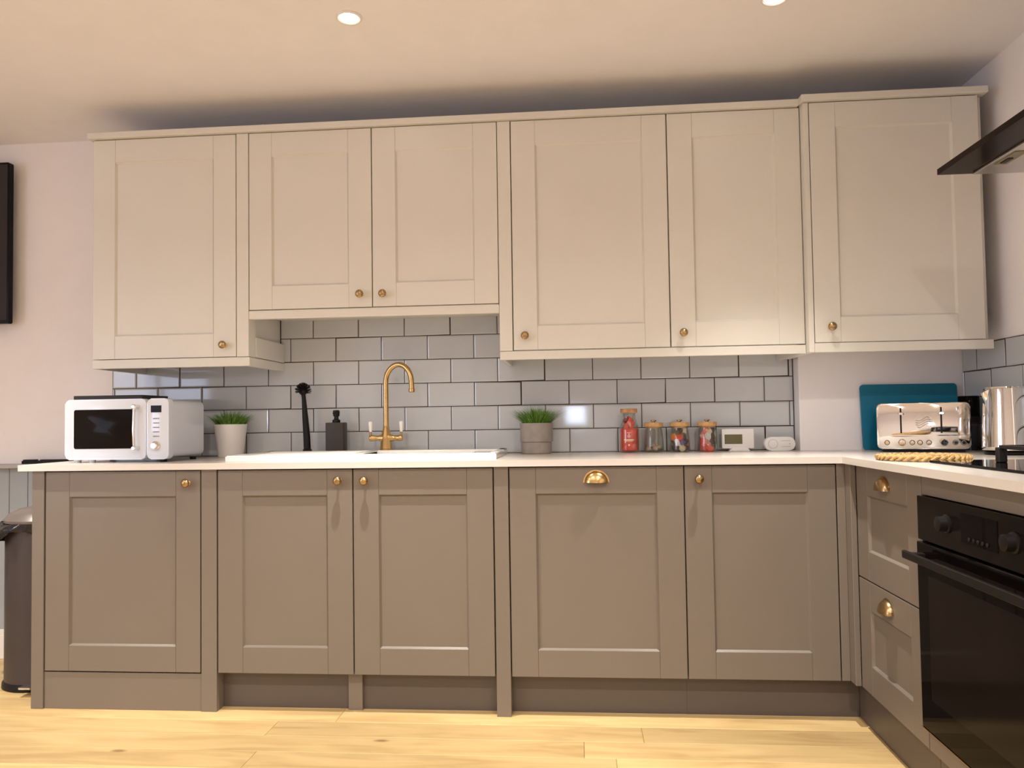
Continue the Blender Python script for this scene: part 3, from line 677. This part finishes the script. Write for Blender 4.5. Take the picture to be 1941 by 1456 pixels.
for i, (dx, dz, mt, ry) in enumerate(((-0.011, 0.108, 'red', .5), (0.004, 0.116, 'pink', -.6), (-0.010, 0.134, 'red', .9), (0.006, 0.134, 'red', -.7), (0.012, 0.112, 'red', .3))):
    lump(t, SW[mt] if i != 2 else DKRED, (jx+dx, jy-0.004, ZW+dz), (0.017, 0.014, 0.030), (0, ry, .4*i))
obj('lid', L([(0.0300, 0.162), (0.0345, 0.163), (0.0345, 0.178), (0.033, 0.180)], n=32, cx=jx, cy=jy, cz=ZW), CORK, t, smooth=True)
# printed mark on the glass: crown strokes over a cream banner
def arcbox(bm, a0, a1, z0, z1, r=0.0407):
    n = 6; prev = None
    for i in range(n+1):
        a = a0+(a1-a0)*i/n; x_, y_ = jx+r*math.sin(a), jy-r*math.cos(a)
        cur = (bm.verts.new((x_, y_, ZW+z0)), bm.verts.new((x_, y_, ZW+z1)))
        if prev: bm.faces.new((prev[0], cur[0], cur[1], prev[1]))
        prev = cur
bm = bmesh.new(); arcbox(bm, -0.62, 0.42, 0.0500, 0.0545); arcbox(bm, -0.50, 0.30, 0.0460, 0.0480)
pr_ = obj('print', bm, CREAM, t)
bm = bmesh.new()
for a0, a1, z0, z1 in ((-0.30, 0.10, 0.0800, 0.0820), (-0.14, -0.06, 0.060, 0.078), (-0.26, -0.20, 0.062, 0.072), (0.00, 0.06, 0.062, 0.072), (-0.18, -0.02, 0.028, 0.035)): arcbox(bm, a0, a1, z0, z1)
obj('print', bm, PINKP, t)
JP = [(0.033, 0.0), (0.0405, 0.004), (0.0415, 0.012), (0.0400, 0.040), (0.0360, 0.085), (0.0335, 0.097), (0.0345, 0.103)]
def short_jar(cx, cy, label, lid_c):
    t = thing('glass_jar', label, 'jar', (cx, cy, ZW), group='short cork-lidded glass jars')
    jar_glass(t, JP, cx, cy)
    obj('lid', L([(0.0310, 0.098), (0.0315, 0.104), (0.0385, 0.1045), (0.0385, 0.119), (0.0370, 0.121)], n=32, cx=cx, cy=cy, cz=ZW), lid_c, t, smooth=True)
    obj('knob', L([(0.006, 0.121), (0.006, 0.124), (0.012, 0.127), (0.012, 0.130), (0.007, 0.132)], n=18, cx=cx, cy=cy, cz=ZW), OLDBRASS, t, smooth=True)
    return t
LIDC = mat('pale_cork_lid', (0.58, 0.33, 0.13), 0.6, var=0.2, nscale=50)
t = short_jar(0.3450, -0.070, 'nearly empty short glass jar with cork lid, next to the red bottle', LIDC)
rg = random.Random(21)
for i in range(9):
    a = i*2.4; q = 0.024 if i < 7 else 0.006
    lump(t, SW['beige'] if i % 3 else SW['olive'], (0.3450+q*math.cos(a), -0.070+q*math.sin(a), ZW+0.014+0.005*(i % 2)+(0.012 if i > 5 else 0)), (0.020, 0.018, 0.013), (rg.uniform(-.5, .5), rg.uniform(-.5, .5), a), 'biscuit')
t = short_jar(0.4500, -0.070, 'short glass jar of mixed orange, cream and brown sweets, middle of the small jars', LIDC)
cols = ['brown', 'olive', 'brown', 'cream', 'brown', 'purple', 'orange', 'white', 'brown', 'orange', 'brown', 'brown', 'olive', 'orange', 'cream', 'brown', 'brown', 'olive', 'red', 'brown']
spec = [(-.018, -.022, .016, 'brown'), (.006, -.026, .018, 'cream'), (.022, -.012, .018, 'brown'), (-.02, .005, .018, 'olive'), (.005, .012, .016, 'brown'),
        (-.016, -.026, .040, 'white'), (.003, -.026, .040, 'purple'), (.020, -.016, .042, 'brown'), (-.024, -.004, .046, 'brown'), (.008, .01, .042, 'olive'),
        (-.026, -.012, .060, 'orange'), (-.006, -.026, .058, 'red'), (.017, -.018, .064, 'brown'), (.012, .008, .064, 'brown'), (-.010, .010, .060, 'orange'),
        (-.014, -.016, .078, 'olive'), (.003, -.020, .084, 'brown'), (.019, -.012, .086, 'cream'), (-.006, .010, .084, 'brown')]
for i, (dx, dy, dz, c) in enumerate(spec):
    k = 0.88 if dz > .07 else 1.0
    lump(t, SW[c], (0.4500+dx*k*.80, -0.070+dy*k*.80, ZW+dz), (0.028, 0.019, 0.028), (rg.uniform(-.5, .5), rg.uniform(-.8, .8), rg.uniform(0, 3)))
t = short_jar(0.5610, -0.070, 'short glass jar of red and pink wrapped sweets, rightmost of the jars', LIDC)
spec = [(-.016, -.022, .018, 'red'), (.004, -.026, .016, 'red'), (.020, -.014, .016, 'olive'), (-.018, .006, .020, 'red'), (.006, .012, .018, 'brown'),
        (-.020, -.016, .040, 'red'), (-.002, -.026, .040, 'pink'), (.016, -.020, .040, 'brown'), (.008, .010, .042, 'red'),
        (-.018, -.018, .062, 'pink'), (0.0, -.024, .062, 'white'), (.016, -.018, .062, 'brown'), (-.02, .006, .062, 'red'),
        (-.012, -.018, .084, 'red'), (.004, -.020, .084, 'cream'), (.018, -.008, .084, 'brown'), (-.004, .010, .082, 'red')]
for i, (dx, dy, dz, c) in enumerate(spec):
    k = 0.88 if dz > .07 else 1.0
    lump(t, SW[c], (0.5610+dx*k*.80, -0.070+dy*k*.80, ZW+dz), (0.027, 0.018, 0.034), (rg.uniform(-.5, .5), rg.uniform(-.8, .8), rg.uniform(0, 3)))

# thermostat and heating receiver
t = thing('thermostat', 'white boxy room thermostat with olive screen on a small stand', 'thermostat', (0.684, -0.055, ZW))
mt_ = FB(-0.062)
bm = bmesh.new(); prism(bm, rr_front(0.6210, 0.7480, 0.9000, 0.9790, 0.003), -0.020, 0.002, mp=mt_, bev=0.002)
b_ = obj('case', bm, WHITEMATT, t, smooth=True)
obj('screen', box(0.6310, 0.7020, 0.9180, 0.9570, 0.0015, 0.0026, mp=mt_), LCD, b_)
bm = bmesh.new(); prism(bm, [(0.648, 0.8895), (0.732, 0.8895), (0.720, 0.9040), (0.660, 0.9040)], -0.020, 0.012, mp=mt_, bev=0.001)
obj('stand', bm, WHITEMATT, t)
obj('back_block', box(0.655, 0.715, -0.042, -0.020, ZW+0.0005, 0.965), WHITEMATT, t)
t = thing('heating_receiver', 'white pill-shaped control with an engraved dial beside the thermostat', 'controller', (0.848, -0.075, ZW))
mt_ = FB(-0.078)
def ring(bm, cu, cv, r0, r1, w0, w1, mp, n=28):
    for i in range(n):
        a, b = 2*PI*i/n, 2*PI*(i+1)/n; q = []
        for ww in (w0, w1):
            for rr2, ang in ((r0, a), (r0, b), (r1, b), (r1, a)): q.append(bm.verts.new(mp(cu+rr2*math.cos(ang), cv+rr2*math.sin(ang), ww)))
        for f in ((0, 1, 2, 3), (4, 5, 6, 7), (0, 1, 5, 4), (2, 3, 7, 6)): bm.faces.new([q[j] for j in f])
bm = bmesh.new(); prism(bm, rr_front(0.7860, 0.9080, ZW+0.0005, ZW+0.0560, 0.0265), -0.018, 0.006, mp=mt_, bev=0.004)
b_ = obj('case', bm, WHITEMATT, t, smooth=True)
GR2 = mat('soft_grey', (0.42, 0.38, 0.37), 0.6)
bm = bmesh.new(); ring(bm, 0.8190, 0.9170, 0.0175, 0.0188, 0.0055, 0.0065, mt_); obj('dial', bm, GR2, b_)
obj('mark', box(0.851, 0.888, 0.9285, 0.9300, 0.0055, 0.0064, mp=mt_), GR2, b_)
obj('mark', box(0.851, 0.888, 0.9045, 0.9060, 0.0055, 0.0064, mp=mt_), GR2, b_)
obj('mark', L([(0.0022, 0), (0.0022, 0.001)], n=12, mp=lambda x, y, z: mt_(0.885+x, 0.9170+y, 0.0055+z)), GR2, b_)

# ------------------------------------------------------------------ right corner: board, toaster, kettle, canister, trivet
bm = bmesh.new(); prism(bm, rrect(0.372, 0.262, 0.014, 5), -0.004, 0.004, mp=lambda u, v, w: (u, w, v), bev=0.001)
o = obj('cutting_board', bm, TEAL, smooth=True); o.location = (1.3500, -0.0925, ZW+0.1300); o.rotation_euler = (math.radians(-5.0), 0, 0)
tag(o, 'teal plastic cutting board leaning on the wall behind the toaster', 'cutting board')
t = thing('toaster', 'polished chrome four-slice toaster in front of the teal board', 'toaster', (1.2880, -0.352, ZW), local=True, rotz=math.radians(-19))
tw, th_, td, tf = 0.303, 0.168, 0.155, 0.012
bm = bmesh.new(); prism(bm, [(u, v+tf+th_/2) for u, v in rrect(tw, th_, 0.016, 6)], 0.0, td, mp=lambda u, v, w: (u, w, v)); 
bmesh.ops.bevel(bm, geom=[e for e in bm.edges if all(abs(v.co.y) < 1e-6 for v in e.verts)], offset=0.006, segments=3, affect='EDGES', profile=0.5)
obj('body', bm, CHROME, t, smooth=True, angle=50)
obj('base', box(-tw/2+0.018, tw/2-0.018, 0.012, td-0.012, 0.0, tf+0.001), BLACKPL, t)
ml2 = lambda u, v, w: (u, -w, v)
for s in (-1, 1):
    lx = s*0.0655-0.006
    obj('slot', box(lx-0.0028, lx+0.0028, tf+0.058, tf+0.152, -0.002, 0.0008, mp=ml2), BLACKPL, t)
    obj('lever', L([(0.0035, 0), (0.0035, 0.006), (0.0068, 0.008), (0.0072, 0.012), (0.0050, 0.015)], n=18, mp=lambda x, y, z, lx=lx: (lx+x*1.5, -z, tf+0.130+y*0.75)), CHROME, t, smooth=True)
pan = obj('front_panel', P(rr_front(-tw/2+0.016, tw/2-0.016, tf+0.0480, tf+0.0515, 0.0015), 0, 0.002, mp=ml2), CHROME, t)
for bx0, kind in ((-0.119, 'b'), (-0.062, 'd'), (-0.036, 'b'), (-0.011, 'b'), (0.018, 'b'), (0.074, 'd'), (0.102, 'b'), (0.128, 'b')):
    if kind == 'b':
        bb = obj('button', L([(0.0075, 0), (0.0075, 0.003), (0.006, 0.0045)], n=18, mp=lambda x, y, z, bx0=bx0: (bx0+x, -z, tf+0.0235+y)), CHROME, t, smooth=True, angle=30)
        bm = bmesh.new(); ring(bm, bx0, tf+0.0235, 0.0077, 0.0092, 0.0002, 0.0009, ml2, 18); obj('bezel', bm, BLACKPL, bb)
    else:
        obj('dial', L([(0.0125, 0), (0.0125, 0.010), (0.0105, 0.013), (0.010, 0.014)], n=24, mp=lambda x, y, z, bx0=bx0: (bx0-0.008+x, -z, tf+0.0235+y)), CHROME, t, smooth=True, angle=30)
bm = bmesh.new(); ring(bm, 0.002, tf+0.098, 0.0265, 0.0280, 0.0002, 0.0018, ml2, 36)
for i in range(4):
    ps = []
    for j in range(13):
        s_ = -1+2*j/12; v_ = -0.012+0.008*i+0.007*math.sin(s_*2.4); r_ = math.sqrt(max(0, 0.026**2-v_**2)); ps.append((0.002+s_*r_*0.96, -0.0012, tf+0.098+v_))
    tube(bm, ps, 0.0014, n=5)
obj('emblem', bm, STEEL, t, smooth=True, label='round swirl emblem')
for s in (-1, 1):
    for q in (0, 1): obj('bread_slot', box(s*0.072-0.055, s*0.072+0.055, 0.040+q*0.050, 0.062+q*0.050, tf+th_-0.0005, tf+th_+0.0008), BLACKPL, t)
# canister behind
cx_, cy_ = 1.5240, -0.200
t = thing('coffee_canister', 'tall glossy black canister standing between toaster and kettle', 'canister', (cx_, cy_, ZW))
obj('body', L([(0.036, 0.0), (0.0375, 0.003), (0.0375, 0.104), (0.036, 0.106)], n=32, cx=cx_, cy=cy_, cz=ZW), mat('dark_grey_gloss', (0.018, 0.017, 0.028), 0.15, coat=0.5), t, smooth=True)
obj('band', L([(0.0380, 0.104), (0.0380, 0.128)], n=32, cx=cx_, cy=cy_, cz=ZW), BLACKPL, t, smooth=True)
obj('lid', L([(0.0365, 0.128), (0.0365, 0.203), (0.0345, 0.206)], n=32, cx=cx_, cy=cy_, cz=ZW), BLACKGL, t, smooth=True)
# kettle
cx_, cy_ = 1.4620, -0.575
t = thing('kettle', 'tall polished steel kettle at the right edge beside the hob', 'kettle', (cx_, cy_, ZW))
obj('base', L([(0.066, 0.0), (0.068, 0.003), (0.068, 0.010), (0.060, 0.014)], n=36, cx=cx_, cy=cy_, cz=ZW), BLACKPL, t, smooth=True)
obj('body', L([(0.060, 0.0145), (0.0735, 0.016), (0.0745, 0.019), (0.0735, 0.030), (0.0700, 0.120), (0.0655, 0.205), (0.0645, 0.220), (0.0630, 0.2215)], n=48, cx=cx_, cy=cy_, cz=ZW), CHROME, t, smooth=True)
obj('lid', L([(0.0600, 0.2218), (0.0590, 0.226), (0.020, 0.2275), (0.004, 0.2278)], n=32, cx=cx_, cy=cy_, cz=ZW), CHROME, t, smooth=True)
bm = bmesh.new()
vv = [(-0.062, -0.014, 0.182), (-0.062, 0.014, 0.182), (-0.060, 0.020, 0.219), (-0.060, -0.020, 0.219), (-0.080, 0.0, 0.206), (-0.066, 0.0, 0.172)]
vv = [bm.verts.new((cx_+a, cy_+b, ZW+c)) for a, b, c in vv]
for q in ((0, 5, 4), (0, 4, 3), (5, 1, 4), (1, 2, 4), (2, 3, 4)): bm.faces.new([vv[i] for i in q])
bmesh.ops.subdivide_edges(bm, edges=bm.edges[:], cuts=1, use_grid_fill=True)
obj('spout', bm, CHROME, t, smooth=True, angle=70)
bm = bmesh.new(); tube(bm, [(cx_+0.060, cy_, ZW+0.200), (cx_+0.078, cy_-0.012, ZW+0.205), (cx_+0.088, cy_-0.02, ZW+0.180), (cx_+0.088, cy_-0.02, ZW+0.080), (cx_+0.072, cy_-0.008, ZW+0.050)], 0.008, n=10)
obj('handle', bm, BLACKPL, t, smooth=True)
# rope trivet
cx_, cy_ = 1.073, -0.846
t = thing('rope_trivet', 'round woven straw-coloured trivet lying beside the black hob', 'trivet', (cx_, cy_, ZW))
for ri, (r, lab) in enumerate(((0.124, 0), (0.106, 0), (0.088, 0), (0.070, 0), (0.052, 0), (0.034, 0), (0.016, 0))):
    for ph in (0, PI):
        bm = bmesh.new(); n = max(16, int(r*900)); turns = max(3, int(r*150)); pts = []
        for i in range(n+1):
            a = 2*PI*i/n; b = turns*a+ph
            pts.append((cx_+(r+0.0042*math.cos(b))*math.cos(a), cy_+(r+0.0042*math.cos(b))*math.sin(a), ZW+0.0096+0.0050*math.sin(b)))
        tube(bm, pts, 0.0043, n=6, cap=False); bmesh.ops.remove_doubles(bm, verts=bm.verts[:], dist=0.00005)
        obj('rope_coil', bm, ROPE, t, smooth=True)

# hob
t = thing('gas_hob', 'black glass gas hob with cast iron pan supports above the oven', 'hob', (1.27, -1.34, ZW))
obj('glass_top', box(1.030, 1.520, -1.700, -0.986, ZW+0.0003, ZW+0.0075, bev=0.002), BLACKGL, t)
for (ax_, ay_) in ((1.22, -1.245), (1.22, -1.515), (1.40, -1.245), (1.40, -1.515)):
    bu = obj('burner', L([(0.045, 0), (0.045, 0.008), (0.036, 0.010), (0.036, 0.016), (0.032, 0.018)], n=28, cx=ax_, cy=ay_, cz=ZW+0.0075), IRON, t, smooth=True)
for y0_, y1_ in ((-1.370, -1.125), (-1.640, -1.390)):
    bm = bmesh.new(); zg = ZW+0.0075
    xa, xb = 1.155, 1.490; hg = 0.046; w_ = 0.006
    for yy in (y0_, y1_): bx(bm, xa, xb, yy-w_, yy+w_, zg+hg-0.010, zg+hg, bev=0.001)
    for xx in (xa, 1.28, xb): bx(bm, xx-w_, xx+w_, y0_, y1_, zg+hg-0.010, zg+hg, bev=0.001)
    for xx in (1.22, 1.40): bx(bm, xx-w_*.8, xx+w_*.8, y0_, y0_+0.10, zg+hg-0.010, zg+hg+0.004, bev=0.001); bx(bm, xx-w_*.8, xx+w_*.8, y1_-0.10, y1_, zg+hg-0.010, zg+hg+0.004, bev=0.001)
    for xx in (xa, xb, 1.28):
        for yy in (y0_, y1_):
            bx(bm, xx-0.011, xx+0.011, yy-0.010, yy+0.010, zg, zg+hg-0.006, bev=0.002)
    obj('pan_support', bm, IRON, t)
for i in range(4): obj('control_knob', L([(0.019, 0), (0.019, 0.006), (0.016, 0.008), (0.015, 0.022), (0.013, 0.024)], n=24, cx=1.075, cy=-1.40-0.06*i, cz=ZW+0.0075), BLACKPL, t, smooth=True) if i > 1 else None

# extractor hood
t = thing('extractor_hood', 'black extractor hood jutting from the right wall above the hob', 'hood', (1.34, -1.39, 1.73))
obj('canopy', box(1.100, 1.560, -1.840, -0.940, 1.7300, 1.7475, bev=0.001), mat('dark_brown_glass', (0.016, 0.009, 0.007), 0.12, ior=1.12), t)
un = obj('underside_panel', box(1.193, 1.520, -1.780, -0.9550, 1.7235, 1.7299, bev=0.001), STEEL, t)
obj('switch_plate', box(1.206, 1.240, -1.1500, -1.0450, 1.7215, 1.7234, bev=0.0005), mat('olive_metal', (0.25, 0.21, 0.13), 0.4, 0.5), un)
obj('switch', box(1.214, 1.228, -1.1000, -1.0600, 1.7195, 1.7214), BLACKPL, un)
obj('chimney', box(1.3000, 1.566, -1.5300, -1.2500, 1.7480, CEIL-0.001, bev=0.001), STEEL, t)

# ------------------------------------------------------------------ TV
t = thing('television', 'black flat television mounted on the wall at the left edge', 'television', (-3.02, -0.04, 1.855))
def mtv(u, v, w): return (u, -0.062-w, v)
obj('casing', P(rr_front(-3.590, -2.4830, 1.4930, 2.2180, 0.008), -0.026, 0.0, mp=mtv, bev=0.003), TVCASE, t, smooth=True)
obj('screen', box(-3.580, -2.4910, 1.5080, 2.2090, 0.0002, 0.0012, mp=mtv), TVSCR, t)
obj('wall_bracket', box(-3.15, -2.90, -0.036, W0-0.0005, 1.72, 2.00), BLACKMATT, t)

# ------------------------------------------------------------------ bin
cx_, cy_ = -2.142, -0.285
t = thing('pedal_bin', 'dark grey pedal bin with a black liner beside the left cabinet end', 'bin', (cx_, cy_, 0))
rb_ = 0.138
obj('base_ring', L([(rb_+0.004, 0.0), (rb_+0.008, 0.004), (rb_+0.007, 0.020), (rb_+0.001, 0.028)], n=48, cx=cx_, cy=cy_, cz=0), BLACKPL, t, smooth=True)
obj('body', L([(rb_, 0.026), (rb_, 0.618), (rb_+0.003, 0.622), (rb_+0.003, 0.640), (rb_-0.004, 0.642)], n=56, cx=cx_, cy=cy_, cz=0), BINM, t, smooth=True)
obj('lid', L([(rb_+0.006, 0.650), (rb_+0.007, 0.660), (rb_-0.010, 0.682), (rb_-0.045, 0.700), (rb_-0.095, 0.708), (0.01, 0.711)], n=48, cx=cx_, cy=cy_, cz=0), BINLID, t, smooth=True, label='brownish grey domed lid')
bm = bmesh.new(); bx(bm, cx_+0.035, cx_+0.085, cy_-0.195, cy_-0.135, 0.030, 0.038, bev=0.002); obj('pedal', bm, CHROME, t, label='small chrome pedal')
bm = bmesh.new(); n = 96; K = 9; rg = random.Random(4)
ph = [rg.uniform(0, 6.28) for _ in range(6)]
g = []
for j in range(K+1):
    s = j/K; row = []
    for i in range(n):
        a = 2*PI*i/n; left = max(0, math.cos(a-PI*1.04))**1.5
        fold = 0.006*math.sin(11*a+ph[0])+0.004*math.sin(23*a+ph[1]+3*s)+0.003*math.sin(37*a+ph[2])
        rr2 = rb_+0.006+left*0.085*math.sin(min(1, s*1.3)*PI*0.62)+fold*(0.3+s)+0.004
        zz = 0.650-s*(0.030+0.078*left+0.012*math.sin(5*a+ph[3]))+0.010*left*math.sin(s*6+a*7)
        row.append(bm.verts.new((cx_+rr2*math.cos(a), cy_+rr2*math.sin(a), zz)))
    g.append(row)
for j in range(K):
    for i in range(n): bm.faces.new((g[j][i], g[j][(i+1) % n], g[j+1][(i+1) % n], g[j+1][i]))
obj('liner', bm, LINER, t, smooth=True, angle=80, label='crumpled black plastic liner over the rim')
